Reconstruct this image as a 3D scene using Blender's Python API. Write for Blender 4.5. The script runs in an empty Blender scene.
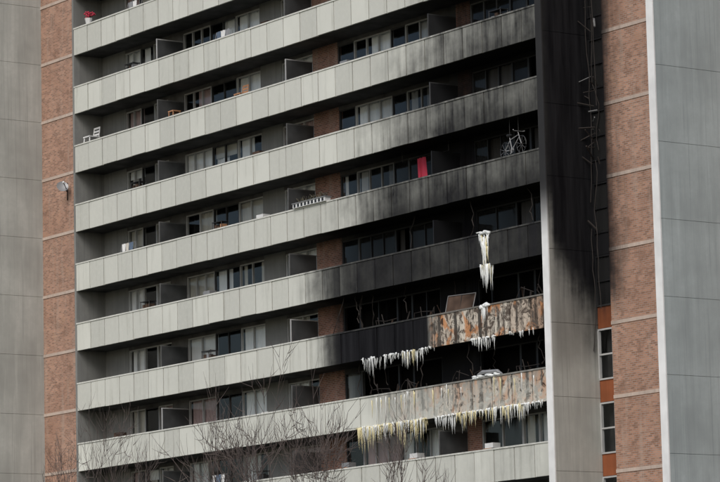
import bpy, math, random
from mathutils import Vector, Matrix
random.seed(11)
SC=bpy.context.scene
FH=2.7; Z0=13.18
def ZK(k): return Z0+FH*k
KMIN,KMAX=-4,12
XL,XR=-33.6,0.4
def clamp(v,a=0.,b=1.): return max(a,min(b,v))
def sm(v): v=clamp(v); return v*v*(3-2*v)
def ramp(t,t0,t1,m): return m*sm((t0-t)/(t0-t1))

# ---------------------------------------------------------------- materials
def new_mat(name):
    m=bpy.data.materials.new(name); m.use_nodes=True
    nt=m.node_tree
    for n in list(nt.nodes): nt.nodes.remove(n)
    return m,nt
def N(nt,t,**kw):
    n=nt.nodes.new(t)
    for k,v in kw.items():
        if k in n.inputs: n.inputs[k].default_value=v
        else: setattr(n,k,v)
    return n
def lk(nt,a,b): nt.links.new(a,b)
def mixc(nt,fac,a,b,mode='MIX'):
    n=nt.nodes.new('ShaderNodeMix'); n.data_type='RGBA'; n.blend_type=mode; n.clamp_factor=True
    for sock,v in ((n.inputs[0],fac),(n.inputs[6],a),(n.inputs[7],b)):
        if isinstance(v,(int,float)): sock.default_value=v
        elif isinstance(v,tuple): sock.default_value=v if len(v)==4 else v+(1,)
        else: lk(nt,v,sock)
    return n.outputs[2]
def mth(nt,op,a,b=0.0,c=None,cl=False):
    n=nt.nodes.new('ShaderNodeMath'); n.operation=op; n.use_clamp=cl
    for i,v in enumerate((a,b,c)):
        if v is None: continue
        if isinstance(v,(int,float)): n.inputs[i].default_value=v
        else: lk(nt,v,n.inputs[i])
    return n.outputs[0]
def noise(nt,vec,scale,detail=3,rough=.6,dist=0.):
    n=N(nt,'ShaderNodeTexNoise'); n.inputs['Scale'].default_value=scale; n.inputs['Detail'].default_value=detail
    n.inputs['Roughness'].default_value=rough; n.inputs['Distortion'].default_value=dist
    lk(nt,vec,n.inputs['Vector']); return n.outputs['Fac']
def mapr(nt,v,a,b,c=0.,d=1.):
    n=N(nt,'ShaderNodeMapRange'); lk(nt,v,n.inputs[0])
    for i,x in enumerate((a,b,c,d)): n.inputs[i+1].default_value=x
    return n.outputs[0]
def scaled(nt,vec,s):
    n=N(nt,'ShaderNodeVectorMath'); n.operation='MULTIPLY'; lk(nt,vec,n.inputs[0]); n.inputs[1].default_value=s; return n.outputs[0]
def surf(name,kind,base,rough=.85,var=.18,attr=True,metal=0.):
    m,nt=new_mat(name)
    out=N(nt,'ShaderNodeOutputMaterial'); bs=N(nt,'ShaderNodeBsdfPrincipled')
    lk(nt,bs.outputs[0],out.inputs[0])
    geo=N(nt,'ShaderNodeNewGeometry'); pos=geo.outputs['Position']
    bs.inputs['Roughness'].default_value=rough; bs.inputs['Metallic'].default_value=metal
    bs.inputs['Specular IOR Level'].default_value=.10 if rough>.7 else .4
    if kind=='plain':
        n1=noise(nt,pos,1.3,2)
        col=mixc(nt,mapr(nt,n1,.3,.7),tuple(c*(1-var*1.6) for c in base),tuple(min(1,c*(1+var*.6)) for c in base))
    else:
        n1=noise(nt,pos,.4,3); n2=noise(nt,pos,5,3,.7)
        st=noise(nt,scaled(nt,pos,(3.2,3.2,.22)),1.0,4,.65)
    dark=tuple(c*(1-var*1.6) for c in base); light=tuple(min(1,c*(1+var*.6)) for c in base)
    if attr or kind=='panel':
        at=N(nt,'ShaderNodeAttribute',attribute_name='wx'); sp=N(nt,'ShaderNodeSeparateColor'); lk(nt,at.outputs['Color'],sp.inputs[0])
        soot,burn,rnd=sp.outputs[0],sp.outputs[1],sp.outputs[2]
    if kind=='brick':
        sep=N(nt,'ShaderNodeSeparateXYZ'); lk(nt,pos,sep.inputs[0])
        cmb=N(nt,'ShaderNodeCombineXYZ')
        lk(nt,mth(nt,'ADD',sep.outputs[0],sep.outputs[1]),cmb.inputs[0]); lk(nt,sep.outputs[2],cmb.inputs[1])
        bt=N(nt,'ShaderNodeTexBrick'); lk(nt,cmb.outputs[0],bt.inputs['Vector'])
        bt.inputs['Scale'].default_value=1.0; bt.inputs['Brick Width'].default_value=.22; bt.inputs['Row Height'].default_value=.075
        bt.inputs['Mortar Size'].default_value=.01; bt.inputs['Bias'].default_value=-.1
        bt.inputs['Color1'].default_value=tuple(c*1.3 for c in base)+(1,)
        bt.inputs['Color2'].default_value=tuple(c*.6 for c in base)+(1,)
        bt.inputs['Mortar'].default_value=(.36,.31,.27,1)
        col=mixc(nt,mapr(nt,n1,.35,.7,0,.7),bt.outputs['Color'],mixc(nt,.6,bt.outputs['Color'],tuple(c*.62 for c in base)))
        spots=noise(nt,pos,1.5,4,.7)
        col=mixc(nt,mapr(nt,spots,.53,.68,0,.65),col,(.20,.12,.085,1))
        col=mixc(nt,mapr(nt,spots,.45,.3,0,.4),col,(.44,.27,.175,1))
        col=mixc(nt,mapr(nt,st,.52,.74,0,.45),col,(.42,.34,.28,1))
    elif kind=='concrete':
        col=mixc(nt,mapr(nt,n1,.3,.7),dark,light)
        col=mixc(nt,mapr(nt,st,.5,.75,0,.5),col,tuple(c*.6 for c in base))
        col=mixc(nt,mapr(nt,st,.45,.3,0,.4),col,tuple(min(1,c*1.25) for c in base))
        col=mixc(nt,mapr(nt,n2,.35,.7,0,.3),col,tuple(c*.75 for c in base))
        drip=noise(nt,scaled(nt,pos,(9,9,.12)),1.0,3,.6)
        col=mixc(nt,mapr(nt,drip,.58,.68,0,.35),col,tuple(c*.55 for c in base))
    elif kind=='panel':
        col=mixc(nt,rnd,tuple(c*.80 for c in base),tuple(c*1.08 for c in base))
        col=mixc(nt,mapr(nt,n1,.35,.7,0,.5),col,dark)
        col=mixc(nt,mapr(nt,st,.55,.76,0,.5),col,(.25,.25,.20,1))
        col=mixc(nt,mapr(nt,n2,.45,.75,0,.25),col,(.70,.70,.63,1))
    if attr:
        if kind=='panel':
            b1=noise(nt,scaled(nt,pos,(1,1,.8)),1.25,4,.6,.5); b2=noise(nt,pos,2.6,4,.65,1.0)
            pale=mixc(nt,rnd,(.66,.60,.50,1),(.44,.31,.22,1))
            pc=mixc(nt,mapr(nt,b2,.42,.52),(.085,.06,.045,1),pale)
            pc=mixc(nt,mapr(nt,b1,.51,.58,0,.85),pc,(.54,.23,.085,1))
            pc=mixc(nt,mapr(nt,mth(nt,'ADD',st,mth(nt,'MULTIPLY',mth(nt,'SUBTRACT',b2,.5),.8)),.52,.6,0,.9),pc,(.022,.018,.016,1))
            bf=mth(nt,'ADD',burn,mth(nt,'MULTIPLY',mth(nt,'SUBTRACT',b2,.5),mth(nt,'MULTIPLY',mth(nt,'MULTIPLY',burn,mth(nt,'SUBTRACT',1.0,burn)),9.0)),cl=True)
            col=mixc(nt,bf,col,pc)
        elif kind=='concrete':
            col=mixc(nt,burn,col,(.06,.045,.035,1))
        if kind=='plain':
            sf=soot; sc=(.010,.010,.011,1)
        else:
            q=mth(nt,'MULTIPLY',mth(nt,'MULTIPLY',soot,mth(nt,'SUBTRACT',1.0,soot)),4.0)
            nn=mth(nt,'ADD',mth(nt,'MULTIPLY',mth(nt,'SUBTRACT',noise(nt,pos,.8,4,.65),.5),1.3),mth(nt,'MULTIPLY',mth(nt,'SUBTRACT',st,.5),1.3))
            sf=mth(nt,'ADD',soot,mth(nt,'MULTIPLY',nn,mth(nt,'MULTIPLY',q,.8)),cl=True)
            sc=mixc(nt,mapr(nt,st,.38,.72),(.005,.005,.006,1),(.020,.020,.022,1))
        col=mixc(nt,sf,col,sc)
    lk(nt,col,bs.inputs['Base Color'])
    return m
M={}
M['panel']=surf('balcony_panel_concrete','panel',(.62,.625,.56),.9,.10)
M['cap']=surf('parapet_cap','concrete',(.66,.66,.60),.8,.1)
M['conc']=surf('fin_concrete','concrete',(.39,.435,.43),.9,.14)
M['conc2']=surf('fin_concrete_warm','concrete',(.46,.46,.42),.9,.16)
M['edge']=surf('fin_edge_paint','plain',(.78,.78,.76),.8,.08)
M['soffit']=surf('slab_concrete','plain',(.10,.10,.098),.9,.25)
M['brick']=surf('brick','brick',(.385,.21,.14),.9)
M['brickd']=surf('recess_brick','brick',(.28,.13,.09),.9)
M['band']=surf('floor_band_concrete','concrete',(.54,.44,.37),.9,.12)
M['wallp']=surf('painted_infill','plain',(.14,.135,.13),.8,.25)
M['endw']=surf('end_wall_concrete','concrete',(.24,.24,.225),.9,.15)
M['frame']=surf('window_frame','plain',(.45,.45,.44),.5,.1)
M['darkf']=surf('door_frame_dark','plain',(.05,.05,.05),.5,.1)
M['pframe']=surf('partition_frame','plain',(.13,.13,.125),.6,.2)
M['curtain']=surf('curtain_cloth','plain',(.86,.86,.85),.95,.06)
M['curtain2']=surf('curtain_cloth_beige','plain',(.55,.52,.46),.95,.08)
M['curtain3']=surf('curtain_cloth_pink','plain',(.50,.36,.35),.95,.08)
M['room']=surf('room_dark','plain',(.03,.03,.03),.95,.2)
M['partition']=surf('partition_panel','plain',(.06,.062,.062),.5,.25)
M['rust']=surf('rusty_panel','concrete',(.30,.10,.045),.8,.3)
M['roof']=surf('roof_gravel','plain',(.25,.25,.24),.95,.2)
def glassmat():
    m,nt=new_mat('window_glass'); out=N(nt,'ShaderNodeOutputMaterial')
    tr=N(nt,'ShaderNodeBsdfTransparent'); tr.inputs[0].default_value=(.94,.96,.96,1)
    gl=N(nt,'ShaderNodeBsdfGlossy'); gl.inputs['Roughness'].default_value=.05; gl.inputs[0].default_value=(.85,.88,.9,1)
    at=N(nt,'ShaderNodeAttribute',attribute_name='wx'); sp=N(nt,'ShaderNodeSeparateColor'); lk(nt,at.outputs['Color'],sp.inputs[0])
    so=N(nt,'ShaderNodeBsdfDiffuse'); so.inputs[0].default_value=(.02,.02,.02,1)
    mx=N(nt,'ShaderNodeMixShader'); mx.inputs[0].default_value=.07
    lk(nt,tr.outputs[0],mx.inputs[1]); lk(nt,gl.outputs[0],mx.inputs[2])
    m2=N(nt,'ShaderNodeMixShader'); lk(nt,mth(nt,'MULTIPLY',sp.outputs[0],.85),m2.inputs[0]); lk(nt,mx.outputs[0],m2.inputs[1]); lk(nt,so.outputs[0],m2.inputs[2])
    lk(nt,m2.outputs[0],out.inputs[0]); return m
M['glass']=glassmat()
def simple(name,c,rough=.6,metal=0.,var=.12): 
    return surf(name,'plain',c,rough,var,False,metal)
M['ice']=simple('ice_white',(.82,.84,.82),.3,0,.1)
M['iceY']=simple('ice_yellowed',(.78,.70,.42),.35,0,.15)
M['bark']=simple('bark',(.13,.105,.095),.9)
M['white']=simple('white_plastic',(.75,.75,.73),.5)
M['red']=simple('red_cloth',(.55,.06,.10),.9)
M['blue']=simple('blue_plastic',(.10,.14,.20),.6)
M['black']=simple('black_metal',(.02,.02,.02),.5)
M['char']=simple('charred_metal',(.04,.035,.032),.8)
M['burntboard']=simple('burnt_board',(.09,.06,.045),.9,0,.45)
M['wood']=simple('wood',(.40,.2,.1),.7)
M['green']=simple('dead_stems',(.12,.11,.08),.9)
M['grey']=simple('grey_metal',(.3,.3,.3),.5,.3)

# ---------------------------------------------------------------- mesh builder
class MB:
    def __init__(s,name): s.name=name; s.v=[]; s.f=[]; s.mi=[]; s.c=[]; s.mats=[]
    def m(s,k):
        if k not in s.mats: s.mats.append(k)
        return s.mats.index(k)
    def quad_grid(s,o,du,dv,nu,nv,mk,fn):
        b=len(s.v); o=Vector(o);du=Vector(du);dv=Vector(dv)
        for j in range(nv+1):
            for i in range(nu+1):
                p=o+du*(i/nu)+dv*(j/nv); s.v.append(tuple(p)); s.c.append(fn(p))
        mi=s.m(mk)
        for j in range(nv):
            for i in range(nu):
                a=b+j*(nu+1)+i; s.f.append((a,a+1,a+nu+2,a+nu+1)); s.mi.append(mi)
    def box(s,x0,x1,y0,y1,z0,z1,mk,fn=None,step=99):
        if fn is None: fn=lambda p:(0,0,.5)
        nx=max(1,math.ceil((x1-x0)/step)); ny=max(1,math.ceil((y1-y0)/step)); nz=max(1,math.ceil((z1-z0)/step))
        X,Y,Z=(x1-x0,0,0),(0,y1-y0,0),(0,0,z1-z0)
        s.quad_grid((x0,y0,z0),X,Z,nx,nz,mk,fn)
        s.quad_grid((x1,y1,z0),(-X[0],0,0),Z,nx,nz,mk,fn)
        s.quad_grid((x1,y0,z0),Y,Z,ny,nz,mk,fn)
        s.quad_grid((x0,y1,z0),(0,-Y[1],0),Z,ny,nz,mk,fn)
        s.quad_grid((x0,y0,z1),X,Y,nx,ny,mk,fn)
        s.quad_grid((x0,y1,z0),X,(0,-Y[1],0),nx,ny,mk,fn)
    def tube(s,pts,rad,mk,n=5,col=(0,0,.5)):
        pts=[Vector(p) for p in pts]
        if isinstance(rad,(int,float)): rad=[rad]*len(pts)
        b=len(s.v); mi=s.m(mk)
        for i,p in enumerate(pts):
            d=(pts[min(i+1,len(pts)-1)]-pts[max(i-1,0)])
            if d.length<1e-6: d=Vector((0,0,1))
            d.normalize()
            a=d.cross(Vector((0,0,1)) if abs(d.z)<.9 else Vector((1,0,0))).normalized(); c=d.cross(a)
            for j in range(n):
                t=2*math.pi*j/n; s.v.append(tuple(p+(a*math.cos(t)+c*math.sin(t))*rad[i])); s.c.append(col)
        for i in range(len(pts)-1):
            for j in range(n):
                q=b+i*n+j; r=b+i*n+(j+1)%n
                s.f.append((q,r,r+n,q+n)); s.mi.append(mi)
        s.f.append(tuple(b+j for j in range(n))[::-1]); s.mi.append(mi)
        e=b+(len(pts)-1)*n; s.f.append(tuple(e+j for j in range(n))); s.mi.append(mi)
    def ring(s,c,r,axis,tr,mk,n=20):
        c=Vector(c); ax=Vector(axis).normalized(); a=ax.orthogonal().normalized(); b=ax.cross(a)
        s.tube([c+(a*math.cos(t*2*math.pi/n)+b*math.sin(t*2*math.pi/n))*r for t in range(n+1)],tr,mk,5)
    def obj(s,parent=None,name=None,smooth=False):
        me=bpy.data.meshes.new(name or s.name); me.from_pydata(s.v,[],s.f)
        for k in s.mats: me.materials.append(M[k])
        me.polygons.foreach_set('material_index',s.mi)
        at=me.color_attributes.new('wx','FLOAT_COLOR','POINT')
        flat=[]
        for c in s.c: flat+= [c[0],c[1],c[2],1.]
        at.data.foreach_set('color',flat)
        if smooth: me.polygons.foreach_set('use_smooth',[True]*len(me.polygons))
        me.update()
        o=bpy.data.objects.new(name or s.name,me); SC.collection.objects.link(o)
        if parent: o.parent=parent
        return o
def empty(name):
    e=bpy.data.objects.new(name,None); SC.collection.objects.link(e); return e

# ---------------------------------------------------------------- soot model (real staining of the facade)
PAR={7:(7,0,.55),6:(10,1.5,.78),5:(12,3.5,.90),4:(13.5,6.0,.95),3:(15.5,8.5,.98),2:(17,12.8,.99),1:(15.8,13.2,1.0)}
INT={7:(6,0,.6),6:(10,3,.75),5:(12,4,.85),4:(14,5,.94),3:(16,8.5,.97),2:(17,12.5,.985),1:(16.4,14.2,1.),0:(15.8,13,1.)}
def soot_par(p,k,rnd=0):
    t=-p.x; zr=(p.z-ZK(k))/1.25
    if k in PAR:
        a,b,m=PAR[k]; sft=(rnd-.5)*1.0
        v=ramp(t+sft,a,b,m)
        if k>=3: v*=1.0-.09*sm(zr*1.3)
        if k==1: v*= clamp(sm((t-6.6-.5*(rnd-.5))/.7)+.10)
        if k>1: v-=.05*rnd*v
        return clamp(v)
    if k==0:
        v=ramp(t,12.5,9,.35)*(0.1+zr)
        if t<7: v=.25*zr*zr
        return clamp(v)
    if k==-1: return ramp(t,9,3,.10)
    return 0
def burn_par(p,k):
    t=-p.x; zr=(p.z-ZK(k))/1.25
    if k==1: return sm((7.4-t)/.9)*.97
    if k==0: return clamp(sm((11.5-t)/3.5)*.30+sm((7.6-t)/1.5)*.42)*(.6+.4*zr)
    return 0
def soot_int(p,k):
    if k in INT:
        a,b,m=INT[k]; return clamp(ramp(-p.x,a,b,m)*(1.0+.12*((p.z-ZK(k))/2.7-.5)))
    return 0
def soot_fin(p):
    z=p.z
    lo=18.4-2.4*clamp((p.y+.3)/2.1)
    v=sm((z-lo+1.9)/3.2)
    v*=1-.04*sm((z-29)/5)
    if p.y>.9: v=max(v,.6*sm((p.y-.9)/.7)*sm((z-14.2)/2))
    return clamp(v)
def soot_right(p):
    d=p.x-.75
    return clamp(sm((p.z-15.6)/2.2)*clamp(sm((1.35-d)/.5)+.42*sm((2.4-d)/1.5)))

B=empty('apartment_building')
NP=28; PW=(XR-XL)/NP
pan=MB('balcony_parapet_panels'); cap=MB('parapet_caps'); slab=MB('balcony_slabs')
for k in range(KMIN,KMAX+1):
    zb=ZK(k)
    for i in range(NP):
        r=random.random(); r2=random.random()
        x0=XL+i*PW; jy=random.uniform(-.008,.008); g1=random.uniform(.018,.032); g2=random.uniform(.018,.032)
        fn=lambda p:(soot_par(p,k,r),burn_par(p,k),r2)
        pan.box(x0+g1,x0+PW-g2,jy,.09+jy,zb+random.uniform(-.012,.008),zb+1.19,'panel',fn,.3)
    fn=lambda p:(soot_par(p,k,.5)*.95,burn_par(p,k)*.8,.5)
    cap.box(XL,XR,-.03,.12,zb+1.192,zb+1.25,'cap',fn,.4)
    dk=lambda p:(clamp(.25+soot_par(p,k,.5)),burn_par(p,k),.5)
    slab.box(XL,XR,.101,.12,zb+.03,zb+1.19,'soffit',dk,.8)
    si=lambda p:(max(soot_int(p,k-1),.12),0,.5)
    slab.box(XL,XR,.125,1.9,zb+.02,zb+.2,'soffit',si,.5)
pan.obj(B); cap.obj(B); slab.obj(B)
# back wall ---------------------------------------------------------------
YB=1.5
SEG=[(-33.6,-31.6,'Q'),(-31.6,-30.3,'W'),(-30.3,-29.2,'D'),(-29.2,-28.0,'W'),(-28.0,-26.7,'P'),
(-26.7,-24.5,'W'),(-24.5,-22.5,'D'),(-22.5,-20.6,'W'),(-20.6,-19.0,'Q'),(-19.0,-16.7,'W'),
(-16.7,-14.9,'B'),(-14.9,-13.75,'D'),(-13.75,-11.2,'W'),(-11.2,-10.2,'D'),(-10.2,-8.3,'W'),(-8.3,-6.8,'P'),
(-6.8,-5.9,'B'),(-5.9,-3.4,'W'),(-3.4,-2.4,'D'),(-2.4,.4,'W')]
wall=MB('balcony_back_wall'); win=MB('balcony_windows'); cur=MB('curtains'); gla=MB('window_panes'); room=MB('rooms_interior')
def curtain(x0,x1,y,z0,z1,mk,fn):
    n=max(2,int((x1-x0)/.07)); b=len(cur.v); mi=cur.m(mk); ph=random.random()*6
    for i in range(n+1):
        x=x0+(x1-x0)*i/n; yy=y+.035*math.sin(i*1.9+ph)+.02*math.sin(i*.7)
        for z in (z0,z1):
            p=Vector((x,yy,z)); cur.v.append(tuple(p)); cur.c.append(fn(p))
    for i in range(n):
        a=b+2*i; cur.f.append((a,a+2,a+3,a+1)); cur.mi.append(mi)
for k in range(KMIN,KMAX+1):
    zf=ZK(k)+.2; zt=ZK(k+1)+.02
    for (x0,x1,t) in SEG:
        base=random.random()
        fn=lambda p:(soot_int(p,k),0,base)
        ms=soot_int(Vector(((x0+x1)/2,0,zf+1.5)),k)
        if t in 'PBQ':
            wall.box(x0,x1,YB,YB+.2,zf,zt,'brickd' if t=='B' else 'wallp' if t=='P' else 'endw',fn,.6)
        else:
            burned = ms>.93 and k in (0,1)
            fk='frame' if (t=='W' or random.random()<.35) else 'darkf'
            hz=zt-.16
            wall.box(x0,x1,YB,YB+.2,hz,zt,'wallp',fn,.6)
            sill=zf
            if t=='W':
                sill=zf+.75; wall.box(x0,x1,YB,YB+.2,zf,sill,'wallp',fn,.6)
            fw=.055
            win.box(x0,x1,YB+.03,YB+.12,hz-fw,hz,fk,fn,.6); win.box(x0,x1,YB+.03,YB+.12,sill,sill+fw,fk,fn,.6)
            nm=2 if (x1-x0)<2.1 else random.choice((2,3,3))
            if t=='D' and (x1-x0)<1.3: nm=1
            for j in range(nm+1):
                if burned and 0<j<nm and random.random()<.6: continue
                xx=x0+(x1-x0-fw)*j/nm
                win.box(xx,xx+fw,YB+.025,YB+.125,sill+fw,hz-fw,fk,fn,1)
            for j in range(nm):
                if burned or (ms>.93 and random.random()<.5): continue
                a=x0+(x1-x0)*j/nm+.03; b=x0+(x1-x0)*(j+1)/nm-.03
                gla.quad_grid((a,YB+.07,sill+fw),(b-a,0,0),(0,0,hz-sill-2*fw),1,1,'glass',lambda p:(fn(p)[0]*random.uniform(.75,1),0,0))
            if not burned:
                pr=.95 if t=='W' else .35
                if ms>.6: pr*=.6
                cf=lambda p:(fn(p)[0]*.95,0,0)
                w=x1-x0; yc=YB+.20
                if random.random()<pr:
                    mk=random.choice(['curtain']*8+['curtain2']*3+['curtain3'])
                    c=random.random()
                    if c<.5: curtain(x0+.03,x1-.03,yc,zf,hz,mk,cf)
                    elif c<.62: curtain(x0+.03,x0+w*.6,yc,zf,hz,mk,cf)
                    elif c<.74: curtain(x0+w*.4,x1-.03,yc,zf,hz,mk,cf)
                    elif c<.86:
                        curtain(x0+.03,x0+w*random.uniform(.2,.4),yc,zf,hz,mk,cf); curtain(x0+w*random.uniform(.6,.8),x1-.03,yc,zf,hz,mk,cf)
                    else:
                        zz=hz-random.uniform(.4,1.1)
                        cur.quad_grid((x0+.03,yc,zz),(w-.06,0,0),(0,0,hz-zz),1,1,mk,cf)
                        if random.random()<.5: curtain(x0+.03,x0+w*.45,yc+.08,zf,hz,random.choice(['curtain','curtain2']),cf)
    rf=lambda p:(soot_int(p,k),0,.5)
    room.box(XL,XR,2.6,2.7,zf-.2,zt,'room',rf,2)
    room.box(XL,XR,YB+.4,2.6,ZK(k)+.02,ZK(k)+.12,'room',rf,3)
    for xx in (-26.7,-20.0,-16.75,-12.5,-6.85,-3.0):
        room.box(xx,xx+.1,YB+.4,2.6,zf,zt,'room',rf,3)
wall.obj(B); win.obj(B); cur.obj(B); gla.obj(B); room.obj(B)
pt=MB('balcony_partitions')
for k in range(KMIN,KMAX+1):
    zf=ZK(k)+.2
    for x in (-26.72,-16.72,-6.82):
        fn=lambda p:(soot_int(p,k),0,.5)
        if k in (0,1) and x>-7: continue
        top=zf+2.02
        fk='pframe' if random.random()<.8 else 'frame'
        pt.box(x-.015,x+.015,.18,YB-.02,zf+.08,top-.04,'partition',fn,1)
        pt.box(x-.02,x+.02,.14,YB,top-.04,top,fk,fn,1)
        pt.box(x-.02,x+.02,.14,.18,zf,top-.04,fk,fn,1)
pt.obj(B)
bk=MB('brick_walls'); bd=MB('floor_bands')
ZT=ZK(KMAX+1)+1.2
XF=7.85   # right fin
side=MB('balcony_end_wall')
side.box(-33.75,-33.602,.0,1.7,0,ZT,'endw',None,3); side.obj(B)
bk.box(-36.65,-33.752,.05,1.7,0,ZT,'brick',None,4)
def sr(p): return (soot_right(p),0,.5)
bk.box(1.65,XF,1.8,2.2,0,ZT,'brick',sr,.7)
for k in range(KMIN-1,KMAX+2):
    zb=ZK(k)
    bd.box(-36.65,-33.76,.02,.05,zb+.0,zb+.13,'band',None,3)
    bd.box(1.65,XF,1.775,1.8,zb+.0,zb+.13,'band',sr,.7)
bk.obj(B); bd.obj(B)
wc=MB('stair_window_column'); wg=MB('stair_window_panes')
for k in range(KMIN,KMAX+1):
    zb=ZK(k)
    wc.box(.76,1.65,1.9,2.1,zb-.05,zb+.75,'rust' if k in (1,0,-1) else 'wallp',sr,.5)
    for zz in (zb+.75,zb+1.65,zb+2.57):
        wc.box(.76,1.65,1.86,1.95,zz,zz+.06,'frame' if k<1 else 'darkf',sr,.5)
    for xx in (.76,1.58):
        wc.box(xx,xx+.07,1.85,1.96,zb+.81,zb+2.57,'frame' if k<1 else 'darkf',sr,.5)
    wg.quad_grid((.84,1.92,zb+.81),(.75,0,0),(0,0,1.76),1,2,'glass',lambda p:(min(1,soot_right(p)*1.2),0,.5))
wc.box(.76,1.65,2.3,2.4,0,ZT,'room',None,3)
wc.obj(B); wg.obj(B)
def fin(name,x0,x1,y0,y1,fn,step,mk):
    f=MB(name)
    f.box(x0+.02,x1-.02,y0+.02,y1,0,ZT+.9,mk,fn,step*2)
    cuts=[0]+[ZK(k)+.1 for k in range(KMIN,KMAX+2)]+[ZT+1]
    for a,b in zip(cuts[:-1],cuts[1:]):
        f.box(x0,x1,y0+.03,y1-.001,a+.008,b-.008,mk,fn,step)
    f.box(x0-.004,x1+.004,y0-.02,y0+.03,0,ZT+1,'edge',fn,step)
    return f.obj(B)
fin('concrete_fin',.402,.75,-.3,1.898,lambda p:(soot_fin(p) if p.y>-.2 else sm((p.z-18.6)/2.5)*.97,.45*sm((p.z-13.5)/2)*sm((18.5-p.z)/3) if p.y>-.2 else 0,.5),.3,'conc2')
fin('concrete_fin',XF,XF+.35,-1.3,5.5,None,3,'conc')
fin('concrete_fin',-37.05,-36.652,-3.6,1.7,None,3,'conc2')
core=MB('building_core')
core.box(-36.6,XF-.05,2.75,16,0,ZT,'brick',None,6)
core.box(-48,-37.1,1.2,15,0,ZT,'brick',None,6)
core.box(XF+.4,20,3.9,15,0,ZT,'brick',None,6)
core.box(XL-.1,XR+.3,-.0,2.74,ZK(KMAX+1)+.03,ZT,'cap',None,6)
core.box(-48.2,20.2,4.0,16.2,ZT+.002,ZT+.4,'roof',None,6)
core.box(-20,-8,5,13,ZT+.402,ZT+4,'brick',None,6)
core.obj(B)
ww=MB('wing_windows')
for k in range(KMIN,KMAX+1):
    for x,y in ((-45.5,1.2),(-41.5,1.2),(12,3.9),(16.5,3.9)):
        ww.box(x-.9,x+.9,y-.03,y-.002,ZK(k)+.9,ZK(k)+2.3,'frame',None)
        ww.box(x-.82,x-.03,y-.04,y-.031,ZK(k)+.98,ZK(k)+2.22,'partition',None)
        ww.box(x+.03,x+.82,y-.04,y-.031,ZK(k)+.98,ZK(k)+2.22,'partition',None)
ww.obj(B)

# ---------------------------------------------------------------- ice
ice=MB('icicles')
def icicle(x,y,z,L,r,mk):
    n=5; pts=[];rad=[]
    for i in range(n+1):
        t=i/n; pts.append((x+random.uniform(-.008,.008),y+random.uniform(-.008,.008),z-L*t)); rad.append(max(.003,r*(1-t)**.9*(random.uniform(.85,1.15))))
    ice.tube(pts,rad,mk,5)
def blob(x,y,z,rx,ry,rz,mk):
    b=len(ice.v); mi=ice.m(mk); nu,nv=8,6
    for j in range(nv+1):
        ph=math.pi*j/nv
        for i in range(nu):
            th=2*math.pi*i/nu; w=1+random.uniform(-.2,.2)
            ice.v.append((x+rx*w*math.sin(ph)*math.cos(th),y+ry*w*math.sin(ph)*math.sin(th),z+rz*w*math.cos(ph))); ice.c.append((0,0,.5))
    for j in range(nv):
        for i in range(nu):
            a=b+j*nu+i; c=b+j*nu+(i+1)%nu
            ice.f.append((a,a+nu,c+nu,c)); ice.mi.append(mi)
def fringe(xa,xb,z,lmin,lmax,n,mk,y=.0,rr=(.016,.04),prof=None,crust=True):
    for i in range(n):
        x=random.uniform(xa,xb); f=prof((x-xa)/(xb-xa)) if prof else 1
        l=random.uniform(lmin,lmax)*f*(1 if random.random()<.5 else .55)
        icicle(x,y+random.uniform(-.05,.12),z+random.uniform(0,.08),l,random.uniform(*rr),mk)
    x=xa
    while crust and x<xb:
        if random.random()<.75: blob(x,y+.03,z+.02,random.uniform(.06,.16),.07,random.uniform(.025,.06),mk)
        x+=random.uniform(.12,.3)
zk=ZK(2)
for i in range(12): blob(-3.45+random.uniform(-.34,.34),-.03,zk+1.25+random.uniform(-.05,.05),random.uniform(.07,.16),.1,random.uniform(.03,.07),'ice')
for i in range(26): 
    dx=random.gauss(0,.07); icicle(-3.4+dx,-.05+random.uniform(-.03,.02),zk+1.22-random.uniform(0,.6),random.uniform(.5,1.1),random.uniform(.025,.05),'ice' if i%4 else 'iceY')
for dx,l in ((-.28,.35),(-.2,.5),(.2,.45),(.3,.25)): icicle(-3.4+dx,-.06,zk+1.22,l,.04,'ice')
fringe(-3.7,-3.05,zk,.4,1.15,34,'ice',0,(.02,.045)); fringe(-3.6,-3.1,zk,.3,.8,6,'iceY',-.03,(.02,.04),crust=False)
zk=ZK(1)
for i in range(8): blob(-3.5+random.uniform(-.25,.25),-.05,zk+1.24+random.uniform(-.12,.04),random.uniform(.06,.15),.08,random.uniform(.04,.1),'ice')
for i in range(8): icicle(-3.5+random.uniform(-.2,.2),-.05,zk+1.2,random.uniform(.3,.8),.03,'ice')
fringe(-11.5,-6.9,zk,.2,.62,120,'ice',0,(.016,.036),lambda u:.35+1.0*abs(math.sin(u*6+.4)))
fringe(-9.,-7.8,zk,.4,.75,12,'iceY',-.02,crust=False)
fringe(-4.4,-2.9,zk,.15,.55,34,'ice',0)
fringe(-2.2,-.6,zk,.08,.28,16,'ice',0,crust=False)
zk=ZK(0)
fringe(-12.0,-7.4,zk,.3,.9,160,'iceY',0,(.018,.045),lambda u:.5+.7*abs(math.sin(u*5+1)))
fringe(-11.6,-7.6,zk,.25,.7,90,'ice',-.05,crust=False)
fringe(-6.9,-.2,zk,.15,.66,160,'ice',0,(.016,.04),lambda u:.3+1.0*abs(math.sin(u*6+.5)))
fringe(-5.4,-1.4,zk,.25,.75,60,'iceY',-.02,crust=False)
for i in range(20): blob(-3.6+random.uniform(-.8,.8),.03,zk+1.27+random.uniform(-.03,.05),random.uniform(.07,.18),.1,random.uniform(.03,.06),'ice')
for i in range(26):
    x=random.choice((random.uniform(-11,-8),random.uniform(-7,-.5))); icicle(x,-.02,zk+1.2-random.uniform(0,.2),random.uniform(.3,1.),.022,'ice' if i%2 else 'iceY')
fringe(-11.5,-3,ZK(-1),.04,.2,30,'ice',0,(.014,.03),crust=False)
ice.obj(None,smooth=True)

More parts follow.
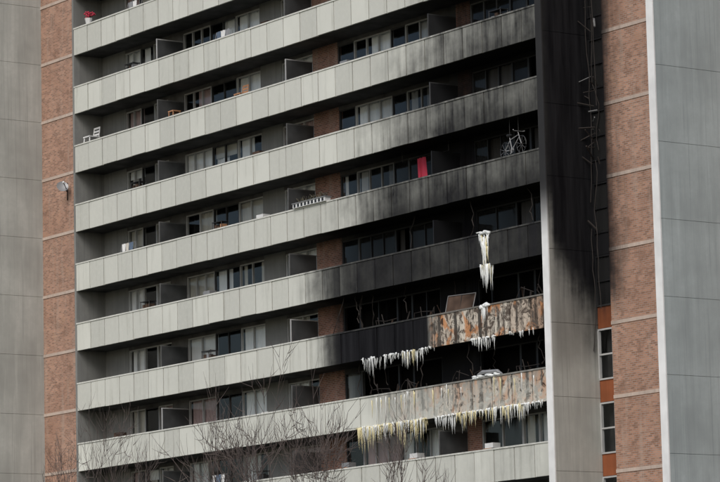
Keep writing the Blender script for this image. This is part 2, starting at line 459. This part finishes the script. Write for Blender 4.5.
# ---------------------------------------------------------------- debris & balcony things
db=MB('burnt_debris')
for (k,xs) in ((1,[-13.2,-12.6,-12.4,-12.2,-11.9,-9.4,-6.9,-1.5]),(0,[-12.8,-12.2,-11.5,-10.9,-8.1,-5.2,-4.1,-1.2]),(2,[-8.8,-5.0,-1.4])):
    for x in xs:
        zt=ZK(k+1)+.0; pts=[Vector((x,.5+random.uniform(-.2,.6),zt))]
        for i in range(7): pts.append(pts[-1]+Vector((random.uniform(-.16,.16),random.uniform(-.05,.05),-random.uniform(.1,.28))))
        db.tube(pts,[random.uniform(.008,.035) for _ in pts],'char',4)
for k,x in ((1,-10.8),(1,-8.4),(0,-9.6),(0,-6.3),(0,-2.0),(1,-2.2),(0,-11.4),(0,-4.8)):
    z=ZK(k)+1.25; a=random.uniform(-.3,.3)
    db.tube([(x,.3,z-.3),(x+.1+a,.28,z+.25),(x+.5,.3,z+.3+a*.6),(x+1.2,.35,z+.2)],.015,'char',4)
    db.tube([(x+.3,.5,z-.4),(x+.2+a,.5,z+.5)],.022,'char',4)
    for j in range(5):
        xx=x+random.uniform(0,1.6); db.tube([(xx,random.uniform(.2,1),z-.4),(xx+random.uniform(-.4,.4),random.uniform(.2,1),z+random.uniform(.05,.5))],random.uniform(.01,.04),'burntboard' if j%2 else 'char',4)
z=ZK(0)+1.25
db.tube([(-4.3,.1,z),(-4.2,.1,z+.12),(-3.9,.1,z+.2),(-3.0,.1,z+.16),(-2.7,.1,z+.02)],[.03,.05,.08,.07,.02],'grey',6)
def cable(x,y,z0,z1,sw,mk='char'):
    pts=[]; n=12; q=Vector((x,y,z0))
    for i in range(n+1):
        pts.append(q.copy()); q=q+Vector((random.uniform(-sw,sw),random.uniform(-sw,sw)*.4,(z1-z0)/n))
    db.tube(pts,.018,mk,4)
cable(1.0,1.6,30,20.5,.09); cable(1.25,1.65,27.5,22.4,.14); cable(1.15,1.55,34,24,.06); cable(1.3,1.6,22.,16.5,.1); cable(.95,1.6,19.5,15,.08)
for i in range(26):
    zz=random.choice((random.uniform(22.2,24.8),random.uniform(17,32))); xx=random.uniform(.85,1.5)
    db.tube([(xx,1.7,zz),(xx+random.uniform(-.4,.5),1.2+random.uniform(-.2,.4),zz+random.uniform(-.4,.5))],random.uniform(.012,.035),'grey' if i%5==0 else 'char',4)
db.obj()
def slanted(name,pts,th,mk):
    b=MB(name); p=[Vector(q) for q in pts]; n=(p[1]-p[0]).cross(p[3]-p[0]).normalized()*th
    vs=p+[q+n for q in p]; b.v=[tuple(q) for q in vs]; b.c=[(0,0,.5)]*8
    b.f=[(0,1,2,3),(7,6,5,4),(0,4,5,1),(1,5,6,2),(2,6,7,3),(3,7,4,0)]; b.m(mk); b.mi=[0]*6
    return b
fb=slanted('burnt_cabinet_door',[(-6.5,.35,ZK(1)+1.0),(-4.9,.45,ZK(1)+1.1),(-4.8,.6,ZK(1)+1.85),(-6.4,.5,ZK(1)+1.9)],.04,'burntboard')
fb.tube([(-6.5,.3,ZK(1)+1.0),(-6.4,.45,ZK(1)+1.93),(-4.78,.55,ZK(1)+1.88),(-4.9,.4,ZK(1)+1.05)],.022,'grey',4)
fb.tube([(-5.7,.33,ZK(1)+.3),(-5.6,.5,ZK(1)+1.9)],.03,'char',4); fb.obj()

bi=MB('bicycle'); cx,cz,cy=-1.9,ZK(3)+1.62,.3
wb=.5
W1=Vector((cx-wb,cy,cz-.1)); W2=Vector((cx+wb,cy,cz+.02))
for c in (W1,W2):
    bi.ring(c,.32,(0.1,1,0),.022,'black')
    for i in range(9):
        a=i*math.pi*2/9; bi.tube([c,c+Vector((math.cos(a)*.32,0,math.sin(a)*.32))],.004,'grey',3)
    bi.tube([c+Vector((0,-.04,0)),c+Vector((0,.04,0))],.03,'char',6)
BBk=Vector((cx-.08,cy,cz-.12)); ST=Vector((cx-.2,cy,cz+.36)); HT=Vector((cx+.33,cy,cz+.4))
for a,b in ((BBk,ST),(BBk,HT-Vector((-.02,0,.1))),(ST-Vector((-.03,0,.08)),HT),(W1,BBk),(W1,ST-Vector((-.03,0,.08))),(HT+Vector((-.02,0,.1)),W2)):
    bi.tube([a,b],.018,'grey',6)
bi.tube([ST,ST+Vector((-.02,0,.08))],.015,'black'); bi.tube([ST+Vector((-.14,0,.1)),ST+Vector((.12,0,.1))],[.06,.03],'black',6)
bi.tube([HT+Vector((.05,-.28,.16)),HT+Vector((-.02,-.2,.14)),HT+Vector((-.02,.2,.14)),HT+Vector((.05,.28,.16))],.016,'grey')
bi.ring(BBk,.09,(0,1,0),.012,'grey',12)
bi.tube([BBk+Vector((0,-.08,-.16)),BBk,BBk+Vector((0,.08,.16))],.012,'grey')
bi.tube([ST+Vector((0,0,.1)),(ST.x,cy,ZK(4)+.03)],.008,'black',4); bi.tube([HT+Vector((0,0,.1)),(HT.x,cy,ZK(4)+.03)],.008,'black',4)
bi.obj()
def stool(name,x,y,z,w,h,mk,back=0):
    o=MB(name)
    for a in (-1,1):
        for b in (-1,1): o.tube([(x+a*w*.5,y+b*w*.5,z),(x+a*w*.42,y+b*w*.42,z+h)],.028,mk,6)
    o.box(x-w*.52,x+w*.52,y-w*.5,y+w*.5,z+h,z+h+.05,mk)
    o.tube([(x-w*.46,y-w*.46,z+h*.4),(x+w*.46,y-w*.46,z+h*.4)],.018,mk,5)
    if back:
        for a in (-1,1): o.tube([(x+a*w*.45,y+w*.42,z+h),(x+a*w*.45,y+w*.55,z+h+back)],.025,mk,6)
        for q in (.35,.65,.95): o.box(x-w*.45,x+w*.45,y+w*.42+.13*w*q,y+w*.42+.13*w*q+.025,z+h+back*q-.05,z+h+back*q+.03,mk)
    return o
stool('plastic_chair',-32.95,.5,ZK(5)+1.02,.55,.52,'white',.5).obj()
stool('balcony_table',-32.95,.5,ZK(5)+.2,.8,.77,'grey').obj()
stool('wooden_chair',-20.6,.5,ZK(5)+.98,.45,.42,'wood',.45).obj()
stool('balcony_table',-20.6,.5,ZK(5)+.2,.75,.73,'grey').obj()
stool('bar_stool',-25.9,.5,ZK(5)+.2,.4,1.35,'wood').obj()
stool('plastic_chair',-31.0,.45,ZK(1)+.2,.5,.75,'white',.45).obj()
stool('plastic_chair',-3.2,.45,ZK(6)+.2,.5,.8,'white',.4).obj()
stool('plastic_chair',-19.6,.45,ZK(0)+.2,.5,.78,'white',.42).obj()
def laundry(x,k,cols):
    o=MB('laundry_rack'); zf=ZK(k)+.2; h=1.55
    for dx in (0,1.2):
        o.tube([(x+dx,.3,zf),(x+dx,.6,zf+h),(x+dx,.9,zf)],.014,'grey',4)
    o.tube([(x,.6,zf+h),(x+1.2,.6,zf+h)],.014,'grey',4)
    xx=x+.05
    for c in cols:
        w=random.uniform(.2,.36); l=random.uniform(.4,.8); mi=o.m(c); b=len(o.v)
        for i in range(5):
            for j in range(3):
                o.v.append((xx+w*i/4,.585-.02*j+.02*math.sin(i*2.1+j),zf+h+.015-l*j/2)); o.c.append((0,0,.5))
        for i in range(4):
            for j in range(2):
                a=b+i*3+j; o.f.append((a,a+1,a+4,a+3)); o.mi.append(mi)
        xx+=w+.03
    o.obj()
laundry(-30.6,3,['white','curtain2','blue']); laundry(-22.6,6,['blue','white','grey']); laundry(-29.8,7,['grey','white']); laundry(-12.9,6,['white','white','curtain2']); laundry(-23.5,-1,['white','blue','white'])
bx=MB('storage_boxes')
for k,x in ((-1,-14.),(-1,-9.4),(0,-31.5),(2,-24.),(4,-20.),(5,-13.5),(6,-19.2),(3,-19.8),(-1,-4.6)):
    zf=ZK(k)+.2
    bx.box(x,x+.7,.5,.95,zf,zf+.75,'grey'); bx.box(x+.05,x+.5,.52,.9,zf+.752,zf+1.15,'wood' if k%2 else 'white'); bx.box(x+.1,x+.6,.55,.9,zf+1.152,zf+1.34,random.choice(['white','burntboard','grey']))
bx.obj()
fp=MB('flower_pot'); 
fp.tube([(-32.4,.1,ZK(7)+1.25),(-32.4,.1,ZK(7)+1.5)],[.13,.19],'white',10)
for i in range(40):
    a=random.uniform(0,6.28); r=random.uniform(.0,.28); h=random.uniform(.05,.3)
    p=Vector((-32.4,.1,ZK(7)+1.48)); q=p+Vector((math.cos(a)*r,math.sin(a)*r,h))
    fp.tube([p,q],.008,'green',3); fp.tube([q-Vector((0,0,.04)),q,q+Vector((0,0,.05))],[.02,.055,.01],'red',5)
fp.obj()
pb=MB('planter_box'); z=ZK(3)+1.25
pb.box(-16.0,-13.7,-.12,.16,z,z+.17,'white')
pb.box(-16.04,-13.66,-.15,.19,z+.17,z+.2,'grey')
for i in range(110):
    x=random.uniform(-15.9,-13.8); pb.tube([(x,random.uniform(-.08,.12),z+.2),(x+random.uniform(-.15,.15),random.uniform(-.15,.15),z+random.uniform(.24,.42))],.012,'green' if i%3 else 'black',3)
for i in range(9): pb.box(-15.93+i*.25,-15.79+i*.25,-.126,-.121,z+.02,z+.15,'black')
pb.obj()
tw=MB('hanging_towel'); n=8; z=ZK(3)+2.3
tw.m('red')
for i in range(n+1):
    for j in (0,1,2,3):
        tw.v.append((-8.9+.5*i/n+.02*j*math.sin(i), 1.0+.05*math.sin(i*1.7)+.01*j, z-j*(.28+.02*math.sin(i*.9)))); tw.c.append((0,0,.5))
for i in range(n):
    for j in range(3):
        a=i*4+j; tw.f.append((a,a+1,a+5,a+4)); tw.mi.append(0)
tw.tube([(-9.9,1.0,z+.01),(-6.85,1.0,z+.01)],.01,'black',4)
for xx in (-9.9,-6.85): tw.tube([(xx,1.0,z+.01),(xx,1.0,ZK(4)+.03)],.01,'black',4)
tw.obj()
sd=MB('satellite_dish'); c=Vector((-34.15,-.35,ZK(4)+2.1)); ax=Vector((.75,-.3,.35)).normalized(); a=ax.orthogonal().normalized(); b_=ax.cross(a)
sd.m('grey'); n=16; rings=4
for r in range(rings+1):
    rr=.27*r/rings
    for i in range(n):
        t=2*math.pi*i/n; sd.v.append(tuple(c+(a*math.cos(t)+b_*math.sin(t))*rr+ax*(.9*rr*rr))); sd.c.append((0,0,.5))
for r in range(rings):
    for i in range(n):
        p=r*n+i;q=r*n+(i+1)%n; sd.f.append((p,q,q+n,p+n)); sd.mi.append(0)
zc=c.z
sd.tube([c-b_*.22+ax*.05,c+ax*.38],.02,'black'); sd.tube([c+ax*.33,c+ax*.43],.05,'white',6)
sd.tube([c,c-ax*.1,(-34.35,.04,zc-.15)],.03,'black'); sd.tube([(-34.35,.04,zc+.25),(-34.35,.03,zc-.55)],.03,'black'); sd.obj(smooth=True)
bs=MB('balcony_rack')
for k,x in ((7,-24.),(6,-30.),(4,-29.6),(2,-28.9),(6,-9.0),(5,-3.4),(-1,-29.5),(-1,-20.2),(3,-23.),(1,-24.)):
    zf=ZK(k)+.2
    for dx in (0,.7):
        for dy in (.5,.85): bs.tube([(x+dx,dy,zf),(x+dx,dy,zf+1.5)],.018,'black',4)
    for h in (.5,1.1,1.45):
        bs.box(x-.02,x+.72,.48,.87,zf+h,zf+h+.025,'black')
    for j in range(3):
        w=random.uniform(.12,.2); xx=x+.05+j*.23
        bs.box(xx,xx+w,.55,.8,zf+1.127,zf+1.127+random.uniform(.1,.28),random.choice(['burntboard','wood','burntboard','grey','black']))
bs.obj()

# ---------------------------------------------------------------- trees
def tree(name,x,y,H,seed,spread,lat):
    random.seed(seed); T=MB(name)
    def grow(p,d,L,r,dep):
        pts=[p];rad=[r]; n=5; q=p.copy(); dd=d.copy()
        for i in range(n):
            dd=(dd+Vector((random.uniform(-.2,.2),random.uniform(-.2,.2),random.uniform(-.03,.16)))).normalized()
            q=q+dd*(L/n); pts.append(q.copy()); rad.append(r*(1-.4*(i+1)/n) if dep>0 else r*(1-.7*(i+1)/n))
        T.tube(pts,rad,'bark',6 if dep>3 else 4 if dep>1 else 3)
        if dep==0: return
        for i in range(4 if dep in (2,3,4) else 3):
            j=random.randint(2,n) if i else n
            ax=dd.orthogonal().normalized(); ax.rotate(Matrix.Rotation(random.uniform(0,6.28),3,dd))
            nd=(dd*random.uniform(.7,1.1)+ax*spread*random.uniform(.5,1.3)).normalized()
            grow(pts[j],nd,L*random.uniform(.58,.85),max(rad[j]*random.uniform(.5,.7),.011),dep-1)
    grow(Vector((x,y,0)),Vector((.02,0,1)),H*.34,.18,6)
    zs=sorted(v[2] for v in T.v); mx=zs[int(len(zs)*.99)]; s=H/mx
    hi=[v for v in T.v if v[2]>mx*.75]; ox=sum(v[0] for v in hi)/len(hi)-x; oy=sum(v[1] for v in hi)/len(hi)-y
    T.v=[(x+(v[0]-x-ox*min(1,v[2]/mx))*s*lat,y+(v[1]-y-oy*min(1,v[2]/mx))*s*lat,v[2]*s) for v in T.v]
    return T.obj()
tree('bare_tree',2.4,-12.7,12.9,5,.8,.6)
tree('bare_tree',-14.2,-10.2,13.6,8,.8,.55)

# ---------------------------------------------------------------- ground
def sheet(name,x0,x1,y0,y1,z,mat):
    me=bpy.data.meshes.new(name); me.from_pydata([(x0,y0,z),(x1,y0,z),(x1,y1,z),(x0,y1,z)],[],[(0,1,2,3)]); me.materials.append(mat)
    o=bpy.data.objects.new(name,me); SC.collection.objects.link(o)
sheet('ground',-3000,3000,-3000,3000,-.12,simple('winter_grass',(.10,.10,.06),.95,0,.3))
sheet('road',-300,300,-46,-36,-.116,simple('asphalt',(.05,.05,.052),.9))
pv=MB('pavement'); M['pave']=simple('paving',(.32,.31,.30),.9); pv.box(-300,300,-36,-33,-.115,.02,'pave'); pv.box(-60,40,-6.5,-3.7,-.115,.0,'pave'); pv.obj()
rm=MB('road_marking'); M['rm']=simple('road_paint',(.7,.65,.3),.7)
for i in range(60): rm.box(-180+i*6,-177+i*6,-41.07,-40.93,-.1145,-.110,'rm')
rm.obj()

# ---------------------------------------------------------------- camera
f,pit,yaw,rol=3301.88,.1463,.6171,.0234
h=Vector((-math.cos(yaw),math.sin(yaw),0)); s=Vector((math.sin(yaw),math.cos(yaw),0)); zz=Vector((0,0,1))
w=h*math.cos(pit)+zz*math.sin(pit); u=-h*math.sin(pit)+zz*math.cos(pit)
R=s*math.cos(rol)-u*math.sin(rol); U=s*math.sin(rol)+u*math.cos(rol)
cam=bpy.data.cameras.new("camera"); co=bpy.data.objects.new("camera",cam)
Mx=Matrix((R,U,-w)).transposed().to_4x4(); Mx.translation=Vector((93.687,-74.633,1.6)); co.matrix_world=Mx
cam.sensor_width=36; cam.lens=f*36/720; cam.clip_start=.5; cam.clip_end=6000
SC.collection.objects.link(co); SC.camera=co
# ---------------------------------------------------------------- light
el=math.radians(42); sdir=Vector((.5,-.87,0)).normalized()
W=bpy.data.worlds.new("World"); SC.world=W; W.use_nodes=True; nt=W.node_tree
bg=nt.nodes['Background']; sky=nt.nodes.new('ShaderNodeTexSky'); sky.sky_type='NISHITA'; sky.sun_disc=False
sky.sun_elevation=el; sky.sun_rotation=math.atan2(sdir.x,sdir.y); sky.dust_density=2.5; sky.air_density=1.0; sky.ozone_density=1.2
nt.links.new(sky.outputs[0],bg.inputs[0]); bg.inputs[1].default_value=.14
sl=bpy.data.lights.new('sun','SUN'); sl.energy=1.5; sl.angle=math.radians(28); sl.color=(1,.985,.96)
so=bpy.data.objects.new('sun',sl); SC.collection.objects.link(so)
d=-(sdir*math.cos(el)+Vector((0,0,math.sin(el))))
so.rotation_euler=d.to_track_quat('-Z','Y').to_euler()
SC.view_settings.view_transform='Standard'; SC.view_settings.look='None'; SC.view_settings.exposure=0
